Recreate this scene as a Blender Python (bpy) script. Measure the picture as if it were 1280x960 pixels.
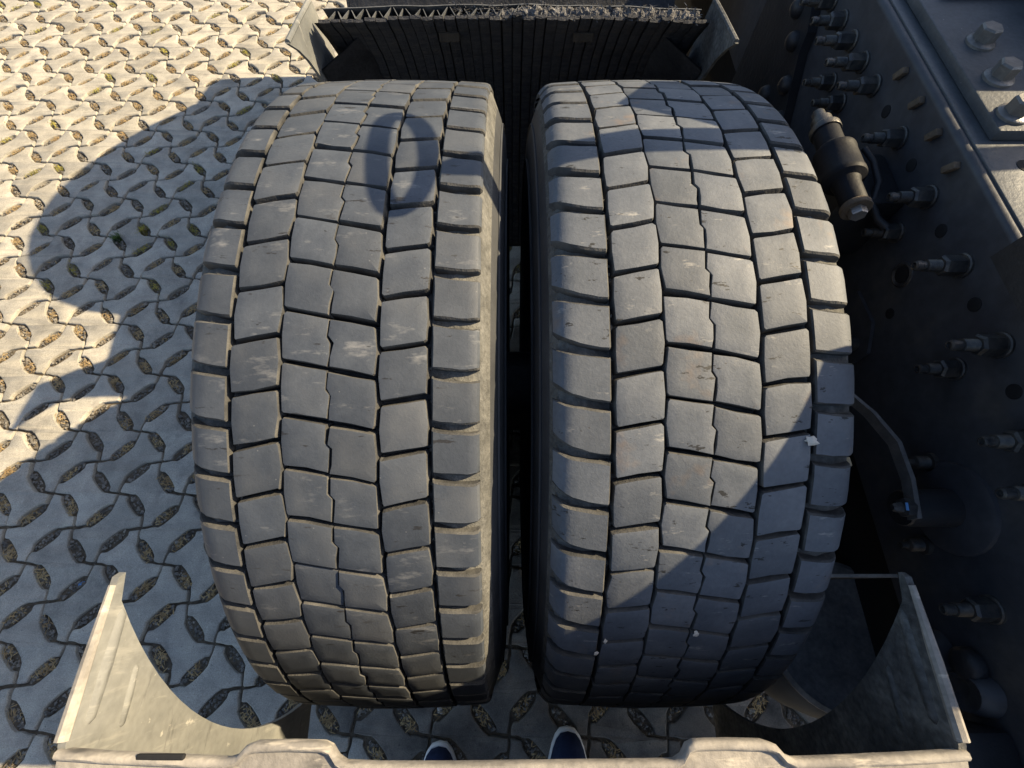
import bpy, bmesh, math, random
from mathutils import Vector, Matrix, noise

random.seed(7)
R_ = math.radians
scene = bpy.context.scene
for o in list(bpy.data.objects):
    bpy.data.objects.remove(o)
COL = scene.collection

# ------------------------------------------------------------------ camera, sky, sun, exposure
cam_d = bpy.data.cameras.new('camera')
cam = bpy.data.objects.new('camera', cam_d)
COL.objects.link(cam)
cam.location = (0, 0, 1.32)
cam.rotation_euler = (R_(24.0), 0, 0)
cam_d.sensor_width = 36
cam_d.lens = 579.5 / 1280 * 36
cam_d.clip_start = 0.01
cam_d.clip_end = 500
scene.camera = cam

SUN = Vector((1.30, 0.37, 1.0)).normalized()
world = bpy.data.worlds.new('World')
scene.world = world
world.use_nodes = True
wn = world.node_tree
wn.nodes.clear()
sky = wn.nodes.new('ShaderNodeTexSky')
sky.sky_type = 'NISHITA'
sky.sun_disc = False
sky.sun_elevation = math.asin(SUN.z)
sky.sun_rotation = math.atan2(SUN.x, SUN.y)
sky.air_density = 1.0
sky.dust_density = 1.5
bg = wn.nodes.new('ShaderNodeBackground')
bg.inputs['Strength'].default_value = 0.088
wo = wn.nodes.new('ShaderNodeOutputWorld')
wn.links.new(sky.outputs[0], bg.inputs[0])
wn.links.new(bg.outputs[0], wo.inputs[0])

sun_d = bpy.data.lights.new('sun', 'SUN')
sun_d.energy = 5.0
sun_d.angle = R_(0.53)
sun_d.color = (1.0, 0.81, 0.52)
sun = bpy.data.objects.new('sun', sun_d)
COL.objects.link(sun)
sun.rotation_euler = SUN.to_track_quat('Z', 'Y').to_euler()
sun.location = (4, 1, 4)

scene.view_settings.view_transform = 'Standard'
scene.view_settings.look = 'None'
scene.view_settings.exposure = 1.22
scene.view_settings.gamma = 1.0

# ------------------------------------------------------------------ materials
MATS = {}

def mat(name, cols, scale=8.0, rough=0.85, metal=0.0, bump=0.2, bscale=60.0, spec=0.35,
        fine=None, fine_amt=0.0, vary=0.0, coord='Object', detail=4.0, spots=None, spot_scale=20.0,
        spot_range=(0.02, 0.1), stretch=None, pos=(0.3, 0.7), bdist=0.004, scuffs=()):
    """noise-mixed base colour, speckle, optional spots, fine relief, per-object variation"""
    m = bpy.data.materials.new(name)
    m.use_nodes = True
    nt = m.node_tree
    N = nt.nodes
    Lk = nt.links.new
    b = N['Principled BSDF']
    tc = N.new('ShaderNodeTexCoord')
    src = tc.outputs[coord]
    # decorrelate copies that share a mesh
    oi = N.new('ShaderNodeObjectInfo')
    mp = N.new('ShaderNodeMapping')
    if stretch:
        mp.inputs['Scale'].default_value = stretch
    off = N.new('ShaderNodeVectorMath')
    off.operation = 'MULTIPLY'
    cx = N.new('ShaderNodeCombineXYZ')
    for k in range(3):
        Lk(oi.outputs['Random'], cx.inputs[k])
    Lk(cx.outputs[0], off.inputs[0])
    off.inputs[1].default_value = (37.0, 91.0, 53.0)
    Lk(off.outputs[0], mp.inputs['Location'])
    Lk(src, mp.inputs['Vector'])
    V = mp.outputs[0]
    n1 = N.new('ShaderNodeTexNoise')
    n1.inputs['Scale'].default_value = scale
    n1.inputs['Detail'].default_value = detail
    n1.inputs['Roughness'].default_value = 0.62
    Lk(V, n1.inputs['Vector'])
    cr = N.new('ShaderNodeValToRGB')
    cr.color_ramp.elements[0].position = pos[0]
    cr.color_ramp.elements[1].position = pos[1]
    cr.color_ramp.elements[0].color = (*cols[0], 1)
    cr.color_ramp.elements[1].color = (*cols[-1], 1)
    for i, c in enumerate(cols[1:-1]):
        e = cr.color_ramp.elements.new(pos[0] + (pos[1] - pos[0]) * (i + 1) / (len(cols) - 1))
        e.color = (*c, 1)
    Lk(n1.outputs['Fac'], cr.inputs[0])
    colour = cr.outputs[0]
    if fine:
        n2 = N.new('ShaderNodeTexNoise')
        n2.inputs['Scale'].default_value = fine
        n2.inputs['Detail'].default_value = 3
        Lk(V, n2.inputs['Vector'])
        mr = N.new('ShaderNodeMapRange')
        mr.inputs[1].default_value = 0.3
        mr.inputs[2].default_value = 0.7
        mr.inputs[3].default_value = 1 - fine_amt
        mr.inputs[4].default_value = 1 + fine_amt
        Lk(n2.outputs['Fac'], mr.inputs[0])
        mu = N.new('ShaderNodeVectorMath')
        mu.operation = 'SCALE'
        Lk(colour, mu.inputs[0])
        Lk(mr.outputs[0], mu.inputs['Scale'])
        colour = mu.outputs[0]
    if spots:
        vo = N.new('ShaderNodeTexVoronoi')
        vo.inputs['Scale'].default_value = spot_scale
        Lk(V, vo.inputs['Vector'])
        ms = N.new('ShaderNodeMapRange')
        ms.inputs[1].default_value = spot_range[0]
        ms.inputs[2].default_value = spot_range[1]
        ms.inputs[3].default_value = 1.0
        ms.inputs[4].default_value = 0.0
        Lk(vo.outputs['Distance'], ms.inputs[0])
        mx = N.new('ShaderNodeMix')
        mx.data_type = 'RGBA'
        Lk(ms.outputs[0], mx.inputs['Factor'])
        Lk(colour, mx.inputs['A'])
        mx.inputs['B'].default_value = (*spots, 1)
        colour = mx.outputs['Result']
    for sc_col, sc_scale, lo, hi, seed_, st_ in scuffs:
        mp2 = N.new('ShaderNodeMapping')
        mp2.inputs['Location'].default_value = (seed_, seed_ * .7, -seed_)
        mp2.inputs['Scale'].default_value = st_
        Lk(V, mp2.inputs['Vector'])
        ns = N.new('ShaderNodeTexNoise')
        ns.inputs['Scale'].default_value = sc_scale
        ns.inputs['Detail'].default_value = 4
        ns.inputs['Roughness'].default_value = 0.7
        Lk(mp2.outputs[0], ns.inputs['Vector'])
        mq = N.new('ShaderNodeMapRange')
        mq.inputs[1].default_value = lo
        mq.inputs[2].default_value = hi
        Lk(ns.outputs['Fac'], mq.inputs[0])
        mx2 = N.new('ShaderNodeMix')
        mx2.data_type = 'RGBA'
        Lk(mq.outputs[0], mx2.inputs['Factor'])
        Lk(colour, mx2.inputs['A'])
        mx2.inputs['B'].default_value = (*sc_col, 1)
        colour = mx2.outputs['Result']
    if vary:
        mr2 = N.new('ShaderNodeMapRange')
        mr2.inputs[3].default_value = 1 - vary
        mr2.inputs[4].default_value = 1 + vary
        Lk(oi.outputs['Random'], mr2.inputs[0])
        mu2 = N.new('ShaderNodeVectorMath')
        mu2.operation = 'SCALE'
        Lk(colour, mu2.inputs[0])
        Lk(mr2.outputs[0], mu2.inputs['Scale'])
        colour = mu2.outputs[0]
    Lk(colour, b.inputs['Base Color'])
    b.inputs['Roughness'].default_value = rough
    b.inputs['Metallic'].default_value = metal
    b.inputs['Specular IOR Level'].default_value = spec
    if bump:
        n3 = N.new('ShaderNodeTexNoise')
        n3.inputs['Scale'].default_value = bscale
        n3.inputs['Detail'].default_value = 3
        n3.inputs['Roughness'].default_value = 0.7
        Lk(V, n3.inputs['Vector'])
        bp = N.new('ShaderNodeBump')
        bp.inputs['Strength'].default_value = bump
        bp.inputs['Distance'].default_value = bdist
        Lk(n3.outputs['Fac'], bp.inputs['Height'])
        Lk(bp.outputs[0], b.inputs['Normal'])
    MATS[name] = m
    return m

mat('concrete', [(.25, .236, .205), (.33, .309, .266), (.41, .38, .32)], scale=14, bump=.5, bscale=350, fine=420,
    fine_amt=.22, vary=.13, rough=.95, spec=.2, spots=(.2, .19, .18), spot_scale=55, spot_range=(.03, .12), bdist=.002, scuffs=(((.17, .16, .15), 9, .60, .78, 3, (1, 1, 1)), ((.5, .46, .38), 40, .66, .74, 8, (1, 1, 1))))
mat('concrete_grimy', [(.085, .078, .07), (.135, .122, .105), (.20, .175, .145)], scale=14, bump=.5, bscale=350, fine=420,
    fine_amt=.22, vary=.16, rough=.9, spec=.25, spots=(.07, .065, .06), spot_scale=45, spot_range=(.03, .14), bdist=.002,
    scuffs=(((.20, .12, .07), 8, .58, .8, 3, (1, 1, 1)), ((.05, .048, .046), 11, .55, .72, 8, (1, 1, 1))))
mat('soil', [(.07, .06, .048), (.17, .14, .10)], scale=60, bump=.8, bscale=200, rough=1, spec=.1)
mat('gravel', [(.06, .057, .054), (.16, .148, .13), (.34, .305, .25)], scale=45, bump=.3, bscale=200, rough=.9, pos=(.25, .75))
mat('grit', [(.12, .11, .095), (.34, .31, .26)], scale=40, bump=.2, bscale=200, rough=.95)
mat('straw', [(.24, .155, .075), (.46, .34, .17)], scale=25, bump=0, rough=.9, spec=.2)
mat('moss', [(.16, .15, .03), (.42, .36, .08)], scale=30, bump=0, rough=.9, spec=.2)
mat('grass', [(.03, .06, .015), (.08, .13, .03)], scale=40, bump=0, rough=.8)
mat('rubber', [(.038, .045, .058), (.050, .058, .072), (.068, .077, .092)], scale=16, bump=.22, bscale=420, fine=260, fine_amt=.07,
    vary=.12, rough=.62, spec=.42, spots=(.15, .155, .16), spot_scale=75, spot_range=(.02, .06), bdist=.0012,
    scuffs=(((.20, .20, .20), 20, .60, .80, 2, (1, 3, 1)), ((.022, .022, .024), 55, .64, .665, 5, (.5, 2, 1)), ((.085, .09, .098), 6, .5, .75, 9, (1, 1, 1))))
mat('rubber_dusty', [(.066, .075, .089), (.088, .097, .112), (.122, .130, .142)], scale=14, bump=.25, bscale=360, fine=240, fine_amt=.08,
    vary=.13, rough=.66, spec=.42, spots=(.05, .048, .047), spot_scale=60, spot_range=(.015, .07), bdist=.0014,
    scuffs=(((.19, .13, .085), 12, .60, .82, 4, (1, 1, 1)), ((.02, .02, .02), 62, .638, .665, 7, (.6, 1.6, 1)), ((.28, .27, .25), 28, .63, .76, 1, (1, 3, 1))))
mat('rubber_wall', [(.03, .031, .033), (.105, .102, .095)], scale=30, bump=.4, bscale=200, rough=.9, spec=.2)
mat('rubber_dust_floor', [(.07, .07, .066), (.155, .152, .14)], scale=35, bump=.6, bscale=180, rough=.95, spec=.15, fine=200, fine_amt=.2)
mat('rubber_sidewall', [(.03, .032, .036), (.06, .062, .066)], scale=10, bump=.15, bscale=120, rough=.7, spec=.35)
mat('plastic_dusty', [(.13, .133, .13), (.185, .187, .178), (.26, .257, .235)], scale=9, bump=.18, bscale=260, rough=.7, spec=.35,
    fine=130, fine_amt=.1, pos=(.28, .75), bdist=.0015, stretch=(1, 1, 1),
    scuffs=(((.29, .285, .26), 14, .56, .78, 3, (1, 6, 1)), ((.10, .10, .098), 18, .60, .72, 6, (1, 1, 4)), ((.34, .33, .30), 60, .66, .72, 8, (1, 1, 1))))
mat('plastic_lip', [(.16, .15, .138), (.25, .23, .205), (.36, .328, .28)], scale=18, bump=.3, bscale=320, rough=.8, spec=.3,
    fine=200, fine_amt=.14, bdist=.0015, scuffs=(((.10, .095, .09), 10, .58, .70, 3, (1, 3, 1)), ((.5, .45, .37), 34, .60, .70, 6, (.4, 2, 1))))
mat('plastic_black', [(.012, .013, .016), (.035, .036, .04)], scale=18, bump=.4, bscale=150, rough=.6, spec=.4,
    fine=160, fine_amt=.3)
mat('spray_mat', [(.014, .016, .022), (.035, .037, .044), (.06, .058, .058)], scale=30, bump=1.0, bscale=90, rough=.75, spec=.35,
    stretch=(1, 1, 5), spots=(.2, .19, .17), spot_scale=30, spot_range=(.01, .035), bdist=.006)
mat('fluff', [(.06, .06, .065), (.19, .185, .18)], scale=50, bump=1.0, bscale=120, rough=1, spec=.1, fine=180, fine_amt=.35, bdist=.008)
mat('frame_paint', [(.034, .037, .045), (.050, .053, .060), (.078, .075, .070)], scale=9, bump=.12, bscale=90, rough=.5, spec=.45,
    fine=80, fine_amt=.15, pos=(.35, .75))
mat('plate_paint', [(.042, .050, .060), (.062, .070, .080), (.092, .098, .105)], scale=11, bump=.15, bscale=160, rough=.48, spec=.5,
    fine=200, fine_amt=.12, spots=(.3, .3, .29), spot_scale=70, spot_range=(.01, .05))
mat('bolt_steel', [(.035, .036, .04), (.07, .07, .07), (.125, .115, .10)], scale=60, bump=.2, bscale=250, rough=.45, metal=.55, spec=.5)
mat('bolt_bright', [(.3, .29, .28), (.5, .48, .45)], scale=50, bump=.2, bscale=250, rough=.35, metal=.7)
mat('bolt_mid', [(.14, .138, .135), (.24, .23, .22)], scale=70, bump=.25, bscale=250, rough=.42, metal=.5)
mat('rust', [(.07, .055, .042), (.15, .115, .08)], scale=60, bump=.4, bscale=200, rough=.9)
mat('black_steel', [(.011, .012, .015), (.024, .025, .028)], scale=14, bump=.2, bscale=120, rough=.5, spec=.45)
mat('bush_black_shade', [(.005, .006, .009), (.011, .012, .016)], scale=20, bump=.15, bscale=120, rough=.6, spec=.2)  # black bush, darkened further in place of shade falling on it
mat('shoe_navy', [(.012, .02, .05), (.02, .032, .075)], scale=80, bump=.3, bscale=700, rough=.9, spec=.2)
mat('shoe_white', [(.62, .63, .64), (.75, .75, .75)], scale=30, bump=.1, bscale=200, rough=.7)
mat('trouser', [(.015, .017, .024), (.03, .032, .04)], scale=40, bump=.4, bscale=400, rough=.95)
mat('skin', [(.45, .28, .2), (.52, .34, .25)], scale=20, bump=.1, rough=.6)
mat('white_stone', [(.34, .32, .28), (.58, .55, .49)], scale=60, bump=.4, bscale=150, rough=.9)
mat('blue_plastic', [(.08, .22, .5), (.15, .35, .65)], scale=20, bump=.1, rough=.5)
mat('brass', [(.35, .27, .15), (.5, .42, .28)], scale=40, bump=.2, rough=.5, metal=.4)
mat('dark', [(.006, .006, .007), (.014, .014, .015)], scale=8, bump=.2, rough=.8)
mat('hose', [(.02, .02, .022), (.03, .03, .034)], scale=30, bump=.1, rough=.5)

# ------------------------------------------------------------------ helpers
def link(name, me, parent=None, loc=(0, 0, 0), rot=(0, 0, 0)):
    o = bpy.data.objects.new(name, me)
    COL.objects.link(o)
    o.parent = parent
    o.location = loc
    o.rotation_euler = rot
    return o

def tag(o, label=None, cat=None, group=None, kind=None):
    if label: o['label'] = label
    if cat: o['category'] = cat
    if group: o['group'] = group
    if kind: o['kind'] = kind
    return o

class MB:
    """collects verts / faces (with material index) for one mesh"""
    def __init__(s):
        s.v = []; s.f = []; s.mi = []
    def add(s, vs, fs, mi=0, M=None):
        b = len(s.v)
        s.v += [tuple(M @ Vector(p)) if M else tuple(p) for p in vs]
        for f in fs:
            s.f.append([b + i for i in f]); s.mi.append(mi)
    def box(s, c, d, mi=0, M=None, taper=1.0, ch=0.0):
        hx, hy, hz = d[0] / 2, d[1] / 2, d[2] / 2
        if ch <= 0:
            vs = [(c[0] + sx * hx * (taper if sz > 0 else 1), c[1] + sy * hy * (taper if sz > 0 else 1), c[2] + sz * hz)
                  for sz in (-1, 1) for sx, sy in ((-1, -1), (1, -1), (1, 1), (-1, 1))]
            s.add(vs, [(3, 2, 1, 0), (4, 5, 6, 7), (0, 1, 5, 4), (1, 2, 6, 5), (2, 3, 7, 6), (3, 0, 4, 7)], mi, M)
        else:
            bm = bmesh.new()
            bmesh.ops.create_cube(bm, size=1)
            for v in bm.verts:
                v.co = Vector((c[0] + v.co.x * d[0], c[1] + v.co.y * d[1], c[2] + v.co.z * d[2]))
            bmesh.ops.bevel(bm, geom=list(bm.edges), offset=ch, segments=2, affect='EDGES', profile=.5)
            s.bm(bm, mi, M)
    def bm(s, bm, mi=0, M=None):
        bm.verts.ensure_lookup_table()
        s.add([v.co.copy() for v in bm.verts], [[v.index for v in f.verts] for f in bm.faces], mi, M)
        bm.free()
    def lathe(s, prof, n=24, mi=0, M=None, caps=True):
        """prof: list of (radius, z); axis z"""
        vs = []; fs = []
        for r, z in prof:
            for k in range(n):
                a = 2 * math.pi * k / n
                vs.append((r * math.cos(a), r * math.sin(a), z))
        for i in range(len(prof) - 1):
            for k in range(n):
                k2 = (k + 1) % n
                fs.append((i * n + k, i * n + k2, (i + 1) * n + k2, (i + 1) * n + k))
        if caps:
            fs.append(tuple(range(n))[::-1])
            fs.append(tuple((len(prof) - 1) * n + k for k in range(n)))
        s.add(vs, fs, mi, M)
    def tube(s, pts, r, n=8, mi=0, closed=False):
        pts = [Vector(p) for p in pts]
        vs = []; fs = []
        m = len(pts)
        ref = Vector((0.13, 0.37, 0.92))
        for i, p in enumerate(pts):
            if closed:
                t = pts[(i + 1) % m] - pts[i - 1]
            else:
                t = pts[min(i + 1, m - 1)] - pts[max(i - 1, 0)]
            t.normalize()
            u = t.cross(ref).normalized()
            w = t.cross(u)
            rr = r[i] if isinstance(r, (list, tuple)) else r
            for k in range(n):
                a = 2 * math.pi * k / n
                vs.append(p + u * math.cos(a) * rr + w * math.sin(a) * rr)
        for i in range(m if closed else m - 1):
            j = (i + 1) % m
            for k in range(n):
                k2 = (k + 1) % n
                fs.append((i * n + k, i * n + k2, j * n + k2, j * n + k))
        if not closed:
            fs.append(tuple(range(n))[::-1]); fs.append(tuple((m - 1) * n + k for k in range(n)))
        s.add(vs, fs, mi)
    def prism(s, poly, h0, h1, axis=2, mi=0, M=None):
        """extrude a 2D polygon along an axis; axis 0 uses (y,z), axis 2 uses (x,y)"""
        n = len(poly)
        def mk(p, h):
            return (h, p[0], p[1]) if axis == 0 else ((p[0], h, p[1]) if axis == 1 else (p[0], p[1], h))
        vs = [mk(p, h0) for p in poly] + [mk(p, h1) for p in poly]
        fs = [tuple(range(n))[::-1], tuple(range(n, 2 * n))]
        for i in range(n):
            j = (i + 1) % n
            fs.append((i, j, n + j, n + i))
        s.add(vs, fs, mi, M)
    def mesh(s, name, mats, smooth=False, recalc=True):
        me = bpy.data.meshes.new(name)
        me.from_pydata(s.v, [], s.f)
        for m in (mats if isinstance(mats, (list, tuple)) else [mats]):
            me.materials.append(MATS[m])
        me.polygons.foreach_set('material_index', s.mi)
        if recalc:
            bm = bmesh.new(); bm.from_mesh(me)
            bmesh.ops.recalc_face_normals(bm, faces=bm.faces)
            bm.to_mesh(me); bm.free()
        if smooth:
            me.polygons.foreach_set('use_smooth', [True] * len(me.polygons))
            try:
                me.set_sharp_from_angle(angle=R_(smooth if smooth is not True else 40))
            except Exception:
                pass
        me.update()
        return me
    def build(s, name, mats, parent=None, smooth=False, loc=(0, 0, 0), rot=(0, 0, 0), recalc=True):
        return link(name, s.mesh(name, mats, smooth, recalc), parent, loc, rot)

def axis_x(c):
    """matrix that lays a z-lathe along -x, starting at c"""
    return Matrix.Translation(c) @ Matrix.Rotation(R_(-90), 4, 'Y')

# ------------------------------------------------------------------ ground and paving
PITCH = 0.1307; PHI = R_(44.63); X0, Y0 = -1.5655, 1.4540
A_ = Vector((math.cos(PHI), math.sin(PHI))) * PITCH
B_ = Vector((math.sin(PHI), -math.cos(PHI))) * PITCH

def lat(i, j):
    return Vector((X0 + i * A_.x + j * B_.x, Y0 + i * A_.y + j * B_.y))

def unlat(x, y):
    d = Vector((x - X0, y - Y0)) / PITCH
    c, s_ = math.cos(PHI), math.sin(PHI)
    return d.x * c + d.y * s_, d.x * s_ - d.y * c

g = MB()
S = 120
g.add([(-S, -S, -.05), (S, -S, -.05), (S, S, -.05), (-S, S, -.05)], [(0, 1, 2, 3)])
ground = g.build('ground', 'concrete')
tag(ground, 'pale concrete yard reaching away around the paving', None, None, 'structure')

def bone_poly(even, rnd):
    """paver outline in lattice units around its centre (waisted across j for even, across i for odd)"""
    d = .15; hw = .090
    def side(inw):
        s_ = 1 if inw else -1
        o = d * s_
        a = o + (hw if inw else hw)
        return [(0, 0), (.10, .5 * o + .012 * s_), (.2, o), (.30, a), (.70, a), (.8, o), (.90, .5 * o + .012 * s_)]
    P = []
    sides = [side(even), side(not even), side(even), side(not even)]
    for k, sd in enumerate(sides):
        for t, q in sd:
            if k == 0: p = (t, q)
            elif k == 1: p = (1 - q, t)
            elif k == 2: p = (1 - t, 1 - q)
            else: p = (q, 1 - t)
            P.append((p[0] - .5 + rnd.uniform(-.011, .011), p[1] - .5 + rnd.uniform(-.011, .011)))
    # one chaikin pass rounds the corners
    Q = []
    n = len(P)
    for i in range(n):
        a, b = P[i], P[(i + 1) % n]
        Q.append((a[0] * .78 + b[0] * .22, a[1] * .78 + b[1] * .22))
        Q.append((a[0] * .22 + b[0] * .78, a[1] * .22 + b[1] * .78))
    return Q

def inset(P, d):
    n = len(P)
    area = sum(P[i][0] * P[(i + 1) % n][1] - P[(i + 1) % n][0] * P[i][1] for i in range(n))
    sg = 1 if area > 0 else -1
    out = []
    for i in range(n):
        a, b, c = Vector(P[i - 1]), Vector(P[i]), Vector(P[(i + 1) % n])
        t1 = (b - a).normalized(); t2 = (c - b).normalized()
        n1 = Vector((-t1.y, t1.x)) * sg; n2 = Vector((-t2.y, t2.x)) * sg
        m = n1 + n2
        if m.length < 1e-6: m = n1
        m.normalize()
        k = max(.5, m.dot(n1))
        out.append(tuple(b + m * (d / k)))
    return out

def paver_geo(even, rnd):
    P = bone_poly(even, rnd)
    rings = [(.024, -.045), (.024, -.0050), (.032, -.0014), (.050, 0.0)]
    vs = []; n = len(P)
    for ins, z in rings:
        for q in inset(P, ins):
            w = Vector((0, 0)) + A_ * q[0] + B_ * q[1]
            vs.append((w.x, w.y, z + (rnd.uniform(-.0006, .0006) if z > -.01 else 0)))
    fs = []
    for r in range(len(rings) - 1):
        for i in range(n):
            j = (i + 1) % n
            fs.append((r * n + i, r * n + j, (r + 1) * n + j, (r + 1) * n + i))
    b = (len(rings) - 1) * n
    from mathutils.geometry import tessellate_polygon
    for tri in tessellate_polygon([[Vector((vs[b + i][0], vs[b + i][1], 0)) for i in range(n)]]):
        fs.append(tuple(b + i for i in tri))
    return vs, fs

pave_root = link('pavement', None)
# pavement sheet of its own: the bedding course the stones sit in
pm = MB()
pm.box((0, 1.2, -.0135), (7.4, 7.0, .008))
bpy.data.objects.remove(pave_root)
pave_root = pm.build('pavement', 'soil')
tag(pave_root, 'interlocking bone shaped concrete paving with open drainage holes', None, None, 'structure')

CAM = Vector((0, 0, 1.32)); TH = R_(24)
FW = Vector((0, math.sin(TH), -math.cos(TH))); UP = Vector((0, math.cos(TH), math.sin(TH)))
def pix(p):
    r = Vector(p) - CAM
    d = r.dot(FW)
    if d < .02: return None
    return 640 + 579.5 * r.x / d, 480 - 579.5 * r.dot(UP) / d, d

rp = random.Random(3)
geos = {e: [paver_geo(e, rp) for _ in range(12)] for e in (True, False)}
pav_meshes = {}
grimy_meshes = {}
for e in geos:
    for k, (vs, fs) in enumerate(geos[e]):
        m = MB(); m.add(vs, fs)
        pav_meshes[(e, k)] = m.mesh('paving_stone', 'concrete', smooth=30)
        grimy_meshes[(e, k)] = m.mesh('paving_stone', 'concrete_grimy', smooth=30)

cells = []
for i in range(-34, 40):
    for j in range(-34, 44):
        c = lat(i + .5, j + .5)
        if abs(c.x) > 3.6 or c.y < -2.2 or c.y > 4.6: continue
        q = pix((c.x, c.y, 0))
        vis = 0
        if q:
            u, v, d = q
            if -60 < u < 1340 and -40 < v < 1010:
                left = u < 420 or (u < 480 and v > 700)
                low = v > 780 and u < 1100
                gap = 615 < u < 690
                if left or low or gap:
                    vis = 1 / d
        cells.append((vis, i, j, c))
cells.sort(key=lambda t: -t[0])
field = MB()
n_obj = 0
hole_list = []
for vis, i, j, c in cells:
    e = ((i + j) % 2 == 0)
    k = rp.randrange(12)
    tilt = (rp.gauss(0, .011), rp.gauss(0, .011), rp.gauss(0, .008))
    z = rp.gauss(0, .0018)
    if vis > 0 and n_obj < 300:
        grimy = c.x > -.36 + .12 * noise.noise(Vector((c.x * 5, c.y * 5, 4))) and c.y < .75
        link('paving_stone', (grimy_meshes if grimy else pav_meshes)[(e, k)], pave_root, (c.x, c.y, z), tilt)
        n_obj += 1
    else:
        vs, fs = geos[e][k]
        from mathutils import Euler
        M = Matrix.Translation((c.x, c.y, z)) @ Euler(tilt).to_matrix().to_4x4()
        field.add(vs, fs, 0, M)
    # the two holes that belong to this cell: on a(i,j) and b(i,j)
    sg = 1 if e else -1
    ha = lat(i + .5, j + .15 * sg); hb = lat(i - .15 * sg, j + .5)
    vv = vis > 0
    hole_list.append((ha, PHI, vv, c)); hole_list.append((hb, PHI - R_(90), vv, c))
fo = field.build('paving_field', 'concrete', pave_root, smooth=30, recalc=False)
tag(fo, None, None, None, 'stuff')

# gravel, straw and moss in the holes
gv = MB(); st = MB(); ms = MB()
rg = random.Random(11)
def chip(mb, c, s_, rnd):
    M = Matrix.Translation(c) @ Matrix.Rotation(rnd.uniform(0, 6.28), 4, 'Z') @ Matrix.Rotation(rnd.uniform(-.6, .6), 4, 'X')
    vs = [(rnd.uniform(.7, 1.2) * s_ * x, rnd.uniform(.6, 1.1) * s_ * y, rnd.uniform(.4, .8) * s_ * z)
          for x, y, z in ((1, 0, 0), (-1, 0, 0), (0, 1, 0), (0, -1, 0), (0, 0, 1), (0, 0, -1))]
    mb.add(vs, [(0, 2, 4), (2, 1, 4), (1, 3, 4), (3, 0, 4), (2, 0, 5), (1, 2, 5), (3, 1, 5), (0, 3, 5)], 0, M)
def blade(mb, c, l, rnd, up=.25):
    a = rnd.uniform(0, 6.28); w = rnd.uniform(.0005, .0011)
    d = Vector((math.cos(a), math.sin(a), 0)); n = Vector((-d.y, d.x, 0)) * w
    h = rnd.uniform(.2, 1) * up * l
    p0 = Vector(c) - d * l * .5; p1 = Vector(c) + Vector((0, 0, h)); p2 = Vector(c) + d * l * .5 + Vector((0, 0, h * rnd.uniform(-.2, 1.2)))
    mb.add([p0 - n, p0 + n, p1 - n, p1 + n, p2], [(0, 1, 3, 2), (2, 3, 4)])
for h, ang, vv, c in hole_list:
    if abs(h.x) > 3 or h.y > 3.6 or h.y < -1: continue
    ca, sa = math.cos(ang), math.sin(ang)
    ncl = 26 if vv else 4
    kind = rg.random()
    dens = noise.noise(Vector((h.x * 1.3, h.y * 1.3, 2)))
    ncl = int(ncl * 1.6)
    fill = rg.uniform(-.001, .004)
    for _ in range(ncl):
        t = rg.uniform(-.26, .26) * PITCH; q = rg.uniform(-.085, .085) * PITCH * (1 - abs(t) / (.42 * PITCH))
        p = (h.x + t * ca - q * sa, h.y + t * sa + q * ca, -.010 + fill + rg.uniform(0, .006))
        chip(gv, p, rg.choice((.002, .003, .003, .004, .0055)), rg)
    if not vv: continue
    ns = 0
    if kind < .58 + .7 * dens: ns = rg.randrange(22, 64)
    elif kind < .7: ns = rg.randrange(0, 8)
    off = rg.uniform(-.12, .12)
    for _ in range(rg.randrange(0, 26)):
        t = rg.gauss(0, .20) * PITCH; q = rg.gauss(0, .12) * PITCH
        chip(gv, (h.x + t * ca - q * sa, h.y + t * sa + q * ca, .0010), rg.uniform(.0006, .0014), rg)
    for _ in range(ns):
        t = (off + rg.gauss(0, .1)) * PITCH; q = rg.uniform(-.09, .09) * PITCH
        if abs(t) > .25 * PITCH: continue
        blade(st, (h.x + t * ca - q * sa, h.y + t * sa + q * ca, -.006 + rg.uniform(0, .006)), rg.uniform(.006, .02), rg)
    if c.y > .9 and kind > .80:
        for _ in range(55):
            t = rg.gauss(0, .11) * PITCH; q = rg.gauss(0, .045) * PITCH
            blade(ms, (h.x + t * ca - q * sa, h.y + t * sa + q * ca, -.005 + rg.uniform(0, .007)), rg.uniform(.004, .010), rg, 1.0)
# loose crumbs along the joints
for vis, i, j, c in cells:
    if vis <= 0: continue
    for _ in range(5):
        p = lat(i + rg.choice((0, 1)) + rg.gauss(0, .06), j + rg.choice((0, 1)) + rg.gauss(0, .06))
        chip(gv, (p.x, p.y, -.0115 + rg.uniform(0, .006)), rg.uniform(.001, .0022), rg)
    for _ in range(2):
        p = lat(i + rg.random(), j + rg.random())
        if rg.random() < .35: chip(gv, (p.x, p.y, .0012), rg.uniform(.0008, .0016), rg)
tag(gv.build('gravel', 'gravel', recalc=False), 'dark gravel lying in the drainage holes of the paving', 'gravel', None, 'stuff')
tag(st.build('dry_grass', 'straw', recalc=False), 'dry straw coloured grass bits in the paving holes', 'dry grass', None, 'stuff')
tag(ms.build('moss', 'moss', recalc=False), 'yellow green moss growing in paving holes in the sun', 'moss', None, 'stuff')

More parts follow.
